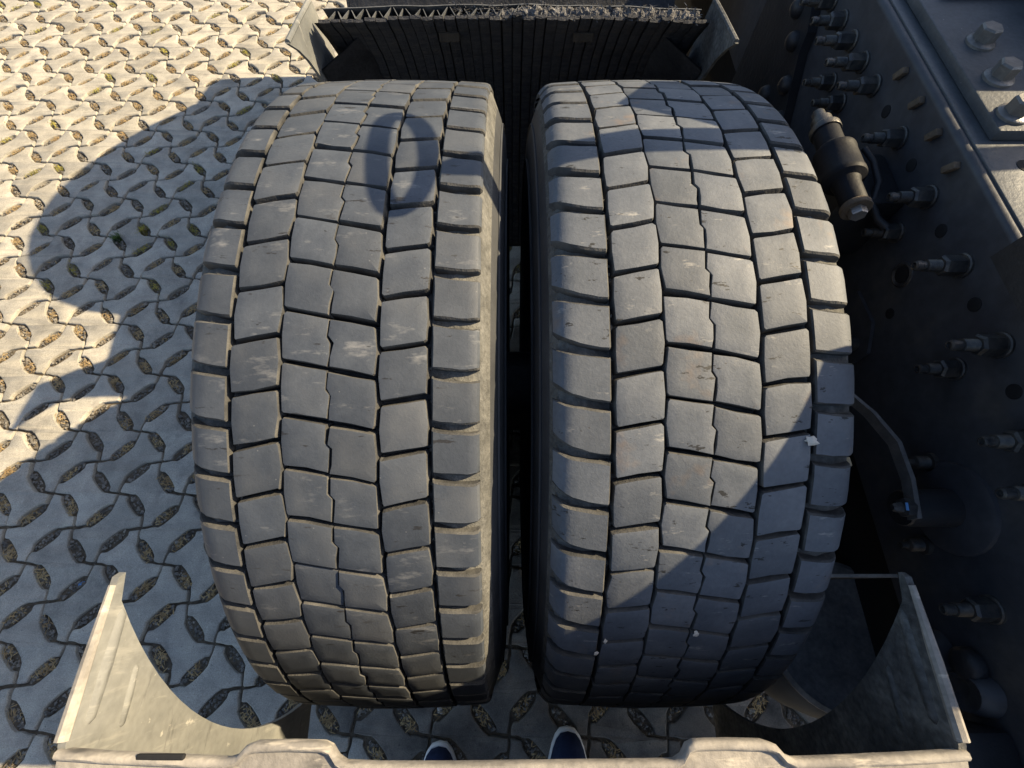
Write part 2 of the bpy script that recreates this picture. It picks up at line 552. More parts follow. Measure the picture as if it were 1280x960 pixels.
def tuft(px_, label, m_, n, l, up):
    t = MB()
    for _ in range(n):
        a = rg.uniform(0, 6.28); r = abs(rg.gauss(0, .012))
        c = Vector((px_[0] + r * math.cos(a), px_[1] + r * math.sin(a), -.012))
        d = Vector((math.cos(a), math.sin(a), 0)) * rg.uniform(.2, .8) + Vector((0, 0, up))
        w = Vector((-math.sin(a), math.cos(a), 0)) * .0011
        e = c + d.normalized() * rg.uniform(.6, 1) * l
        m1 = c + (e - c) * .55 + Vector((0, 0, .003))
        t.add([c - w, c + w, m1 - w, m1 + w, e], [(0, 1, 3, 2), (2, 3, 4)])
    return tag(t.build('grass_tuft', m_, recalc=False), label, 'grass tuft', 'tufts growing between the paving stones')
tuft((-1.429, 1.165), 'small green grass tuft between shaded paving stones left of the outer tyre', 'grass', 130, .026, 1.1)
tuft((-1.352, 1.206), 'yellowish round grass tuft just right of the small green tuft', 'moss', 170, .020, 1.0)

# ------------------------------------------------------------------ the truck
truck = link('truck', None, None, (0.9, .351, 0))
tag(truck, 'dark truck chassis with twin rear tyres, open grey mudguard and bolted frame rail', 'truck')
TRO = Vector((0.9, .351, 0))
def T(o):
    """parent to the truck, keeping world placement"""
    o.parent = truck
    o.location = Vector(o.location) - TRO
    return o

AY, AZ, RT = .351, .5, .5
N_ROW = 69; STEP = 2 * math.pi / N_ROW; PL = RT * STEP

SHARP = [0.112, 0.112]
def crown(x):
    """tread surface radius at x from the tyre's centre plane"""
    a = abs(x)
    r = RT - .0045 * (a / .125) ** 2
    k = SHARP[1] if x < 0 else SHARP[0]
    if a > k: r -= 1.15 * (a - k) * ((a - k) / .03)
    return r

PH = [.01, .49, 0, .16, .66, .15]     # stagger of the six rows of blocks
DEPTH = .0155

def cyl(x, v, r):
    a = v / RT
    return (x, -r * math.sin(a), r * math.cos(a))

def poly_block(P, rnd, h=0.0):
    """P: outline in (x, v); chamfered block that follows the crown"""
    n = len(P)
    P = [(x + rnd.gauss(0, .0004), v + rnd.gauss(0, .0005)) for x, v in P]
    for _ in range(2):
        if rnd.random() < .32:
            q = rnd.randrange(n)
            cx0 = sum(p[0] for p in P) / n; cv0 = sum(p[1] for p in P) / n
            f = rnd.uniform(.03, .085)
            P[q] = (P[q][0] + (cx0 - P[q][0]) * f, P[q][1] + (cv0 - P[q][1]) * f)
    rings = [(-.0014, -DEPTH), (0, -.0010), (.0004, -.0002), (.0010, 0)]
    vs = []; fs = []; mi = []
    for ins, dz in rings:
        for x, v in inset(P, ins):
            vs.append(cyl(x, v, crown(x) + dz + h))
    for r in range(len(rings) - 1):
        for i in range(n):
            j = (i + 1) % n
            fs.append((r * n + i, r * n + j, (r + 1) * n + j, (r + 1) * n + i)); mi.append(1 if r < 2 else 0)
    b = (len(rings) - 1) * n
    # centre vertex keeps the top rounded
    cx = sum(p[0] for p in P) / n; cv = sum(p[1] for p in P) / n
    vs.append(cyl(cx, cv, crown(cx) + h))
    c_i = len(vs) - 1
    b2 = len(vs)
    for i in range(n):
        x, v = inset(P, .0016)[i]
        x = cx + (x - cx) * .5; v = cv + (v - cv) * .5
        vs.append(cyl(x, v, crown(x) + h))
    for i in range(n):
        j = (i + 1) % n
        fs.append((b + i, b + j, b2 + j, b2 + i)); mi.append(0)
        fs.append((b2 + i, b2 + j, c_i)); mi.append(0)
    return vs, fs, mi

def quad_outline(x0, x1, slope, gap, zl=0.0, zr=0.0, rc=.0015):
    L = PL - gap
    xm = (x0 + x1) / 2
    def vo(x): return (x - xm) * slope
    return [(x0 + rc, -L / 2 + vo(x0)), (xm, -L / 2), (x1 - rc, -L / 2 + vo(x1)), (x1, -L / 2 + rc + vo(x1)),
            (x1 + zr, vo(x1)), (x1, L / 2 - rc + vo(x1)), (x1 - rc, L / 2 + vo(x1)), (xm, L / 2), (x0 + rc, L / 2 + vo(x0)),
            (x0, L / 2 - rc + vo(x0)), (x0 + zl, vo(x0)), (x0, -L / 2 + rc + vo(x0))]

def shoulder_block(side, rnd):
    """side -1 outer-left row, +1 right row; rolls over the shoulder"""
    if side < 0:
        xs = [-.0865, -.0875, -.095, -.104, -.112, -.119, -.125, -.1305, -.135]
        slope, gap = .26, .0068
    else:
        xs = [.0880, .0892, .096, .104, .112, .118, .123, .1265, .1285]
        slope, gap = .06, .0070
    xm = -.105 if side < 0 else .107
    vs = []; fs = []; mi = []
    for k, x in enumerate(xs):
        t = k / (len(xs) - 1)
        L = PL - gap - .0015 * max(0, t - .6)
        if side < 0:
            bend = .004 * math.sin(t * 2.6) - .012 * max(0, t - .55) ** 2
            L -= .0105 * max(0, t - .30) ** 1.4
        else:
            bend = .0022 * math.sin(t * 3.1)
            L -= .002 * t
        vc = (x - xm) * slope + bend
        r = crown(x)
        if side > 0 and x > .126: r -= (x - .126) * .5
        deep = DEPTH if k < 6 else DEPTH * (1 - (k - 5) / 4.2)
        c = .0016
        e = .0014 if k in (0, len(xs) - 1) else 0
        row = [(vc - L / 2 - .001, r - deep), (vc - L / 2, r - .0016 - e), (vc - L / 2 + c, r - e), (vc - L / 6, r - e), (vc + L / 6, r - e),
               (vc + L / 2 - c, r - e), (vc + L / 2, r - .0016 - e), (vc + L / 2 + .001, r - deep)]
        for v, rr in row:
            vs.append(cyl(x + rnd.uniform(-.0003, .0003), v + rnd.uniform(-.0004, .0004), rr))
    m = 8
    for k in range(len(xs) - 1):
        for i in range(m - 1):
            fs.append((k * m + i, k * m + i + 1, (k + 1) * m + i + 1, (k + 1) * m + i))
            mi.append(1 if i in (0, 1, 5, 6) or k == 0 else 0)
    fs.append(tuple(range(m))); mi.append(1)
    b = (len(xs) - 1) * m
    fs.append(tuple(b + i for i in range(m))[::-1]); mi.append(1)
    return vs, fs, mi

def make_block(col, rnd):
    L34 = PL - .0044
    if col == 0: return shoulder_block(-1, rnd)
    if col == 5: return shoulder_block(1, rnd)
    if col == 1: return poly_block(quad_outline(-.0820, -.0422, -.16, .0047, -.0008, .0012), rnd)
    if col == 4: return poly_block(quad_outline(.0442, .0835, -.15, .0047, -.0010, .0008), rnd)
    if col == 2:
        x0, sl = -.0392, .16
        xm = -.02
        def vo(x): return (x - xm) * sl
        P = [(x0 + .0015, -L34 / 2 + vo(x0)), (xm, -L34 / 2), (-.0008, -L34 / 2 + vo(0)), (-.0022, -L34 * .12 + vo(0)), (.0016, .0 + vo(0)),
             (.0004, L34 * .3 + vo(0)), (-.0004, L34 / 2 + vo(0)), (xm, L34 / 2), (x0 + .0012, L34 / 2 + vo(x0)), (x0, L34 / 2 - .0015 + vo(x0)),
             (x0 - .0010, vo(x0)), (x0, -L34 / 2 + .0015 + vo(x0))]
        return poly_block(P, rnd)
    x1, sl, xm = .0400, .18, .02
    def vo(x): return (x - xm) * sl
    P = [(.0008, -L34 / 2 + vo(0)), (xm, -L34 / 2), (x1 - .0015, -L34 / 2 + vo(x1)), (x1, -L34 / 2 + .0015 + vo(x1)), (x1 + .0012, vo(x1)),
         (x1, L34 / 2 - .0015 + vo(x1)), (x1 - .0015, L34 / 2 + vo(x1)), (xm, L34 / 2), (.0012, L34 / 2 + vo(0)), (.0018, L34 * .3 + vo(0)),
         (.0031, .0 + vo(0)), (-.0006, -L34 * .13 + vo(0))]
    return poly_block(P, rnd)

def tyre_profile():
    base = []
    for k in range(13):
        x = -.1285 + .257 * k / 12
        base.append((x, crown(x) - DEPTH + (.0085 if abs(x) > .098 else (.003 if abs(x) > .08 else 0))))
    left = [(-.105, .292), (-.128, .31), (-.143, .35), (-.1485, .395), (-.147, .43), (-.1405, .455), (-.1365, .466), (-.134, .472)]
    right = [(-x, r) for x, r in left][::-1]
    return left + base + right

def build_tyre(name, cx, th0, mats, label, rows, seed, y=AY, z=AZ, full=True, R=1.0):
    rnd = random.Random(seed)
    prof = tyre_profile()
    n = 138
    mb = MB(); vs = []; fs = []; mi = []
    for x, r in prof:
        for k in range(n):
            a = 2 * math.pi * k / n
            vs.append((x, -r * math.sin(a), r * math.cos(a)))
    for i in range(len(prof) - 1):
        r = (prof[i][1] + prof[i + 1][1]) / 2
        for k in range(n):
            k2 = (k + 1) % n
            fs.append((i * n + k, i * n + k2, (i + 1) * n + k2, (i + 1) * n + k))
            mi.append((1 if abs(prof[i][0] + prof[i + 1][0]) > .17 else 2) if r > .463 else 0)
    mb.v = vs; mb.f = fs; mb.mi = mi
    t = mb.build(name, ['rubber_sidewall', 'rubber_dust_floor', 'rubber_wall'], None, smooth=60, loc=(cx, y, z))
    T(t)
    if label: t['label'] = label
    # moulded rings on the sidewalls
    rg_ = MB()
    for sx in (-1, 1):
        for rr, xx in ((.447, .1432), (.40, .149)):
            pts = [(sx * xx, -rr * math.sin(a * 2 * math.pi / 90), rr * math.cos(a * 2 * math.pi / 90)) for a in range(90)]
            rg_.tube(pts, .0018, 5, 0, True)
    rg_.build('sidewall_ring', 'rubber_sidewall', t, smooth=60)
    # rim
    rm = MB()
    rm.lathe([(.06, -.05), (.2, -.06), (.27, -.09), (.292, -.112), (.296, -.112), (.286, -.08), (.286, .08), (.296, .112), (.292, .112), (.27, .09), (.2, .03), (.06, .02)], 48, 0,
             Matrix.Rotation(R_(90), 4, 'Y'))
    rm.build('rim', 'black_steel', t, smooth=40)
    var = {}
    for c in range(6):
        for k in range(8):
            vs, fs, mi = make_block(c, rnd)
            m = MB(); m.v = [tuple(p) for p in vs]; m.f = [list(f) for f in fs]; m.mi = mi
            var[(c, k)] = m
    meshes = {}
    rest = MB()
    k_lo, k_hi = rows
    for c in range(6):
        for k in range(N_ROW):
            kk = rnd.randrange(8)
            ang = th0 + (k + .5 + PH[c]) * STEP + rnd.gauss(0, .0006)
            a = (ang + math.pi) % (2 * math.pi) - math.pi
            if full and k_lo <= a < k_hi:
                if (c, kk) not in meshes:
                    meshes[(c, kk)] = var[(c, kk)].mesh('tread_block', mats, smooth=25)
                o = link('tread_block', meshes[(c, kk)], t, (0, 0, 0), (a, 0, 0))
                s_ = 1 + rnd.gauss(0, .0010)
                o.scale = (1, s_, s_)
            else:
                m = var[(c, kk)]
                Mx = Matrix.Rotation(a, 4, 'X')
                b = len(rest.v)
                rest.v += [tuple(Mx @ Vector(p)) for p in m.v]
                rest.f += [[b + i for i in f] for f in m.f]
                rest.mi += m.mi
    gr = MB()
    for _ in range(420):
        x = rnd.choice((-.0840, -.0840, -.041, -.041, .0424, .0424, .0855, .0855, rnd.uniform(-.12, .12)))
        a = rnd.uniform(R_(-40), R_(88)); rr = crown(x) - DEPTH + rnd.uniform(.001, .006)
        M = Matrix.Rotation(a, 4, 'X')
        p = M @ Vector((x + rnd.gauss(0, .0006), 0, rr))
        chip(gr, p, rnd.uniform(.0009, .0022), rnd)
    tag(gr.build('groove_grit', 'grit', t, recalc=False), None, None, None, 'stuff')
    o = rest.build('tread_remainder', mats, t, smooth=25)
    tag(o, None, None, None, 'stuff')
    return t

TXL, TXR = -.1566, .171
vis_rows = (R_(-37), R_(87.5))
SHARP[:] = [.121, .109]
build_tyre('tyre', TXL, R_(20.66), ['rubber', 'rubber_wall'], 'worn grey block tread tyre on the open side next to the paving', vis_rows, 21)
SHARP[:] = [.114, .119]
build_tyre('tyre', TXR, R_(18.86), ['rubber_dusty', 'rubber_wall'], 'dusty chipped block tread tyre beside the dark frame rail', vis_rows, 22)

# forward axle: lifted wheels and their arch just beyond the frame (it throws the round shadow on the paving)
def plain_tyre(cx, y, z, label):
    prof = tyre_profile()
    n = 72; mb = MB(); vs = []; fs = []
    prof = [(x, r + (.012 if r > .475 else 0)) for x, r in prof]
    for x, r in prof:
        for k in range(n):
            a = 2 * math.pi * k / n
            vs.append((x, -r * math.sin(a), r * math.cos(a)))
    for i in range(len(prof) - 1):
        for k in range(n):
            k2 = (k + 1) % n
            fs.append((i * n + k, i * n + k2, (i + 1) * n + k2, (i + 1) * n + k))
    mb.add(vs, fs)
    mb.lathe([(.05, -.05), (.27, -.09), (.295, -.11), (.285, 0), (.295, .11), (.27, .09), (.05, .02)], 40, 0, Matrix.Rotation(R_(90), 4, 'Y'))
    t = mb.build('tyre', 'rubber_sidewall', None, smooth=50, loc=(cx, y, z))
    T(t); t['label'] = label
    return t
plain_tyre(TXL, 1.65, .5, 'outer tyre of the axle ahead')
plain_tyre(TXR, 1.65, .5, 'inner tyre of the axle ahead')

for yy, nm in ((AY, 'twin wheels'), (1.65, 'axle ahead')):
    plain_tyre(1.629, yy, .5, 'inner tyre on the far side, ' + nm)
    plain_tyre(1.957, yy, .5, 'outer tyre on the far side, ' + nm)
# ---------------- rear mudguard
def circ(r, a):           # angle measured from straight back, upward positive
    return (AY - r * math.cos(a), AZ + r * math.sin(a))

def make_rear_mudguard():
    root = link('mudguard', None, None, (0, -.11, .89)); T(root)
    root['label'] = 'grey dusty plastic mudguard open at the top behind the twin tyres'
    O = Vector((0, -.11, .89))
    def place(o):
        o.parent = root; o.location = -O
        return o
    zt = .89
    # side panels
    a_tip = math.atan2(zt - AZ, AY - .016)
    inner = [circ(.522, a_tip + (R_(-12) - a_tip) * k / 22) for k in range(23)]
    inner[0] = (.0145, zt - .006)
    outer = [circ(.63, a) for a in (R_(-11), R_(-4), R_(8), R_(20), R_(28))]
    poly = [(.0105, zt)] + inner + outer + [(-.165, zt - .05), (-.125, zt - .008), (-.107, zt)]
    for sx in (-1, 1):
        m = MB()
        m.prism(poly, sx * .3365, sx * .3425, 0)
        rim_ = MB()
        rim_.tube([(sx * .3395, .004, zt + .0005), (sx * .3397, -.05, zt + .001), (sx * .3397, -.104, zt + .001)], [.0028, .0042, .0048], 8)
        place(rim_.build('rolled_rim', 'plastic_lip', None, smooth=40))
        o = place(m.build('side_panel', 'plastic_dusty' if sx < 0 else 'plastic_shade', None, smooth=30))  # frame side gets the darker plastic, shade put into its colour
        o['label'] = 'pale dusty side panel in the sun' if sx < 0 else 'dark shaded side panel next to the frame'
        # two pressed ribs and the step along the rim
        def rib(p0, p1, w, h):
            r = MB()
            d = Vector((p1[0] - p0[0], p1[1] - p0[1])); L = d.length; d.normalize(); nn = Vector((-d.y, d.x))
            pts = []
            for t_, ww, hh in ((0, .25, 0), (.06, .8, .8), (.5, 1, 1), (.94, .8, .8), (1, .25, 0)):
                c = Vector(p0) + d * L * t_
                for q, hq in ((-1, 0), (-.5, 1), (.5, 1), (1, 0)):
                    e = c + nn * q * w * ww
                    pts.append((sx * (.3365 - h * hh * hq + (0.0005)), e.x, e.y))
            fs = []
            for k in range(4):
                for q in range(3):
                    fs.append((k * 4 + q, k * 4 + q + 1, k * 4 + q + 5, k * 4 + q + 4))
            r.add(pts, fs)
            place(r.build('rib', 'plastic_dusty' if sx < 0 else 'plastic_shade', None, smooth=60))
        rib((-.014, zt - .016), (-.098, zt - .016), .006, .004)
        rib((-.060, zt - .052), (-.108, zt - .054), .004, .003)
    # shell behind the tyres
    m = MB()
    prof = [(-.128, zt - .012)] + [(-.165, zt - .05)] + [circ(.632, R_(a)) for a in (27, 20, 12, 2, -5, -10)]
    nx = 2
    for k, (y, z) in enumerate(prof):
        pass
    vs = []; fs = []
    for y, z in prof:
        vs += [(-.337, y, z), (.337, y, z), (.337, y - .005, z), (-.337, y - .005, z)]
    for k in range(len(prof) - 1):
        for q in range(4):
            fs.append((k * 4 + q, k * 4 + (q + 1) % 4, (k + 1) * 4 + (q + 1) % 4, (k + 1) * 4 + q))
    fs.append((0, 1, 2, 3)); b = (len(prof) - 1) * 4; fs.append((b, b + 1, b + 2, b + 3))
    m.add(vs, fs)
    o = place(m.build('rear_shell', 'plastic_black', None, smooth=40))
    # rolled lip with its two raised bumps
    path = [(-.3405, -.1035), (-.30, -.106), (-.25, -.108), (-.214, -.1095), (-.205, -.107), (-.199, -.1005), (-.193, -.0985), (-.165, -.098), (-.142, -.0985),
            (-.136, -.101), (-.131, -.108), (-.125, -.1115), (-.10, -.1125), (-.05, -.1125), (0, -.112), (.05, -.1115), (.10, -.111), (.122, -.1105),
            (.128, -.107), (.132, -.100), (.138, -.0975), (.165, -.0970), (.190, -.0975), (.198, -.1000), (.204, -.1065), (.212, -.1095), (.26, -.108),
            (.31, -.106), (.3405, -.104)]
    sec = [(0.0, -.010), (.0005, -.0015), (-.001, .0008), (-.004, .0012), (-.0058, -.0004), (-.0068, -.0035), (-.013, -.0048), (-.022, -.006), (-.034, -.010), (-.042, -.022), (-.043, -.03)]
    vs = []; fs = []
    rl = random.Random(5)
    fine_path = []
    for k in range(len(path) - 1):
        p, q = Vector(path[k]), Vector(path[k + 1])
        nseg = max(1, int((q - p).length / .007))
        for i in range(nseg):
            fine_path.append(p.lerp(q, i / nseg))
    fine_path.append(Vector(path[-1]))
    ns = len(sec)
    for p in fine_path:
        raised = max(0, min(1, (p.y + .1115) / .013))
        for dy, dz in sec:
            yy = p.y + dy * (1 if dy > -.012 else 1) - (raised * .004 if dy < -.02 else 0)
            zz = zt + dz + raised * .004
            if dy < -.03: yy = -.11 + dy - .008
            nz = noise.noise(Vector((p.x * 60, dy * 90, 3))) * .0003
            vs.append((p.x, yy + nz - .006, zz + nz))
    for k in range(len(fine_path) - 1):
        for i in range(ns - 1):
            fs.append((k * ns + i, k * ns + i + 1, (k + 1) * ns + i + 1, (k + 1) * ns + i))
    m = MB(); m.add(vs, fs)
    o = place(m.build('top_lip', 'plastic_lip', None, smooth=50))
    o['label'] = 'sunlit dusty lip with two raised bumps'
    # slot in the lip
    m = MB(); m.box((-.262, -.1135, zt + .0008), (.036, .0042, .0035), ch=.0012)
    place(m.build('slot', 'dark', None))
    return root
mat('plastic_shade', [(.05, .051, .052), (.085, .086, .084), (.15, .148, .138)], scale=26, bump=.5, bscale=150, rough=.75, spec=.35, fine=160, fine_amt=.35)  # darker copy of the panel plastic, shade painted into the colour
make_rear_mudguard()

# ---------------- front mudguard piece
def fc(r, a):             # angle measured from straight ahead, upward positive
    return (AY + r * math.cos(a), AZ + r * math.sin(a))

def make_front_mudguard():
    root = link('mudguard', None, None, (0, .87, .87)); T(root)
    root['label'] = 'black lined mudguard section ahead of the twin tyres with torn top edge'
    O = Vector((0, .87, .87))
    def place(o):
        o.parent = root; o.location = -O
        return o
    # side panels
    tip = (.757, .888)
    for sx in (-1, 1):
        arc = [fc(.562 + .004 * math.sin(k), R_(43.6) + (R_(-25) - R_(43.6)) * k / 18) for k in range(1, 19)]
        out = [fc(.655, R_(a)) for a in (-25, -10, 5, 18)]
        poly = [tip] + arc + out + [(.94, .74), (.93, .80), (.908, .870), (.84, .8795)]
        m = MB(); m.prism(poly, sx * .3385, sx * .3435, 0)
        m.tube([(sx * .341, tip[0] + .004, tip[1]), (sx * .341, .84, .8795), (sx * .341, .906, .871)], .0042, 8)
        o = place(m.build('side_panel', 'plastic_front' if sx < 0 else 'plastic_shade', None, smooth=30))  # frame side again takes the plastic darkened for shade
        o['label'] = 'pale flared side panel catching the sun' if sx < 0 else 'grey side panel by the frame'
        # inward folded flange
        m = MB()
        a0, a1 = R_(31), R_(-20)
        vs = []; fs = []
        for k in range(15):
            a = a0 + (a1 - a0) * k / 14
            y0, z0 = fc(.572, a); y1, z1 = fc(.634, a)
            vs += [(sx * .336, y0, z0), (sx * .262, y1, z1), (sx * .262, y1 + .004, z1), (sx * .338, y0 + .005, z0)]
        for k in range(14):
            for q in range(4):
                fs.append((k * 4 + q, k * 4 + (q + 1) % 4, (k + 1) * 4 + (q + 1) % 4, (k + 1) * 4 + q))
        m.add(vs, fs)
        place(m.build('corner_web', 'plastic_black', None, smooth=40))
    # outer and inner skins of the shell and the zigzag core between them
    def edge(x):
        """cut top edge: (y, z) of the inner skin"""
        t = x / .32
        return .853 + .010 * (1 - t * t), .865 + .002 * (1 - t * t) + .002 * noise.noise(Vector((x * 18, 0, 0)))
    X = [-.315 + .63 * k / 63 for k in range(64)]
    # ribbed spray mat: strips with slits between them
    pitch = .0188
    n_st = 34
    strip_m = MB()
    rr = random.Random(9)
    for s_ in range(n_st):
        xa = -.318 + s_ * pitch + rr.gauss(0, .0008); xb = -.318 + (s_ + 1) * pitch - rr.uniform(.0006, .0034)
        rows = []
        ey, ez = edge((xa + xb) / 2)
        ez += rr.gauss(0, .0012)
        r0 = math.hypot(ey - AY, ez - AZ); a0 = math.atan2(ez - AZ, ey - AY)
        vs = []; fs = []
        nr = 30
        lift = rr.uniform(0, .0012)
        for k in range(nr):
            a = a0 + (R_(-24) - a0) * k / (nr - 1)
            r = r0 + (.636 - r0) * min(1, k / 6)
            w = .0012 * math.sin(k * 2.1)
            y, z = fc(r - lift - w, a); yb, zb = fc(r + .004, a)
            vs += [(xa, y, z), ((xa + xb) / 2, y - .0008, z - .0004), (xb, y, z), (xb, yb, zb), (xa, yb, zb)]
        for k in range(nr - 1):
            for q in range(5):
                fs.append((k * 5 + q, k * 5 + (q + 1) % 5, (k + 1) * 5 + (q + 1) % 5, (k + 1) * 5 + q))
        fs.append((0, 1, 2, 3, 4))
        mb = MB(); mb.add(vs, fs)
        place(mb.build('mat_strip', 'spray_mat', None))
    # backing shell behind the strips
    vs = []; fs = []
    for k, x in enumerate(X):
        ey, ez = edge(x)
        r0 = math.hypot(ey - AY, ez - AZ); a0 = math.atan2(ez - AZ, ey - AY)
        for q in range(12):
            a = a0 - R_(1.2) + (R_(-24) - a0) * q / 11
            vs.append((x * 1.05, *fc(r0 + (.642 - r0) * min(1, q / 3) + .006, a)))
    for k in range(len(X) - 1):
        for q in range(11):
            fs.append((k * 12 + q, k * 12 + q + 1, (k + 1) * 12 + q + 1, (k + 1) * 12 + q))
    m = MB(); m.add(vs, fs)
    place(m.build('shell', 'plastic_black', None, smooth=60))
    # outer skin, seen edge on
    vs = []; fs = []
    for x in X:
        ey, ez = edge(x)
        th = .030 - .004 * (x + .3)
        for dy, dz in ((th, .004), (th + .002, .004), (th + .03, -.04), (th + .028, -.04)):
            vs.append((x, ey + dy, ez + dz))
    for k in range(len(X) - 1):
        for q in range(4):
            fs.append((k * 4 + q, k * 4 + (q + 1) % 4, (k + 1) * 4 + (q + 1) % 4, (k + 1) * 4 + q))
    m = MB(); m.add(vs, fs)
    place(m.build('outer_skin', 'plastic_grey', None, smooth=40))
    # zigzag core webs (each a thin fin)
    nz_ = 26
    for k in range(nz_):
        xa = -.305 + .61 * k / nz_; xb = -.305 + .61 * (k + .5) / nz_; xc = -.305 + .61 * (k + 1) / nz_
        j = rr.gauss(0, .003); hz = rr.uniform(-.004, .001)
        m = MB()
        pts = [(xa, 0), (xb - .002 + j, 1), (xb + .002 + j, 1), (xc, 0)]
        vs = []
        for (x, t) in pts:
            ey, ez = edge(x); th = .030 - .004 * (x + .3)
            y = ey + .003 + (th - .003) * t
            for dz in (0.0, -.022):
                vs.append((x, y - dz * .8, ez + .002 + dz + hz)); vs.append((x + .0012, y - dz * .8, ez + .002 + dz + hz))
        fs = []
        for q in range(3):
            b = q * 4
            fs += [(b, b + 4, b + 5, b + 1), (b + 2, b + 6, b + 7, b + 3), (b, b + 4, b + 6, b + 2), (b + 1, b + 5, b + 7, b + 3)]
        m.add(vs, fs)
        place(m.build('core_web', 'plastic_grey', None))
    # packed fibre and dirt filling the cells towards the frame
    bm = bmesh.new()
    vs = []; fs = []
    nxx, nyy = 130, 9
    for i in range(nxx):
        x = -.12 + .43 * i / (nxx - 1)
        ey, ez = edge(x)
        amt = min(1, max(0, (x + .12) / .16))
        for q in range(nyy):
            t = q / (nyy - 1)
            h = .010 * amt * math.sin(math.pi * t) + .006 * noise.noise(Vector((x * 90, t * 5, 1))) * amt + .005 * noise.noise(Vector((x * 260, t * 11, 5))) * amt - .012 * (1 - amt)
            vs.append((x, ey + .005 + (.024) * t + .014 * (1 - amt) + .003 * noise.noise(Vector((x * 120, t * 6, 9))), ez - .004 + h))
    for i in range(nxx - 1):
        for q in range(nyy - 1):
            fs.append((i * nyy + q, i * nyy + q + 1, (i + 1) * nyy + q + 1, (i + 1) * nyy + q))
    m = MB(); m.add(vs, fs)
    for _ in range(420):
        x = rr.uniform(-.1, .31); ey, ez = edge(x)
        c = (x, ey + rr.uniform(-.002, .028), ez + rr.uniform(-.002, .008))
        a = rr.uniform(0, 6.28); l = rr.uniform(.004, .013)
        d = Vector((math.cos(a) * l, math.sin(a) * l, rr.uniform(-.004, .006)))
        p = Vector(c); m.add([p, p + d, p + d + Vector((.0007, .0004, .0006)), p + Vector((.0007, .0004, .0006))], [(0, 1, 2, 3)])
    o = place(m.build('packed_fibre', 'fluff', None, recalc=False))
    tag(o, 'grey fluffy dirt packed into the torn edge', None, None, 'stuff')
    # brown patches: mounting pads on the mat
    for x in (-.11, .125):
        ey, ez = edge(x)
        y, z = fc(.629, R_(31))
        m = MB(); m.box((x, y - .002, z), (.036, .006, .016), ch=.0025)
        place(m.build('mounting_pad', 'rust_dark', None))
    return root
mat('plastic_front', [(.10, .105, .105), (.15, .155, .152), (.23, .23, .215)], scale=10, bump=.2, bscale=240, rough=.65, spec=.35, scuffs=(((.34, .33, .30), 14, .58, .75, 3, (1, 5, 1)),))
mat('plastic_grey', [(.06, .065, .07), (.13, .135, .14)], scale=30, bump=.3, bscale=120, rough=.6, spec=.4, fine=150, fine_amt=.2)
mat('rust_dark', [(.03, .026, .022), (.06, .05, .038)], scale=50, bump=.6, bscale=150, rough=.95)
make_front_mudguard()

# arch over the axle ahead
def make_arch():
    out = [(1.105, .74)]
    for k in range(13):
        t = R_(155 - 115 * k / 12)
        out.append((1.65 + .588 * math.cos(t), .5 + .588 * math.sin(t)))
    out += [(2.18, .775), (2.33, .752), (2.29, .58), (2.23, .39)]
    ds = []
    for k in range(len(out) - 1):
        p, q = Vector(out[k]), Vector(out[k + 1])
        for i in range(4): ds.append(p.lerp(q, i / 4))
    ds.append(Vector(out[-1]))
    vs = []; fs = []
    c = Vector((1.65, .5))
    for p in ds:
        n = (c - p).normalized() * .006
        vs += [(-.34, p.x, p.y), (.34, p.x, p.y), (.34, p.x + n.x, p.y + n.y), (-.34, p.x + n.x, p.y + n.y)]
    for k in range(len(ds) - 1):
        for q in range(4):
            fs.append((k * 4 + q, k * 4 + (q + 1) % 4, (k + 1) * 4 + (q + 1) % 4, (k + 1) * 4 + q))
    m = MB(); m.add(vs, fs)
    a = m.build('mudguard_arch', 'plastic_black', None, smooth=40); T(a)
    a['label'] = 'black mudguard arch over the axle ahead'
    # side skirt of the arch
    poly = [tuple(p) for p in ds[:57]] + [tuple(c + (p - c) * .86) for p in ds[:57]][::-1]
    m = MB(); m.prism(poly, -.346, -.341, 0)
    m.build('side_skirt', 'plastic_black', a)
    # filler between the two mudguards
    m = MB(); m.prism([(.87, .725), (1.11, .742), (1.10, .45), (.93, .45)], -.345, -.340, 0)
    m.build('filler_panel', 'plastic_black', a)
make_arch()

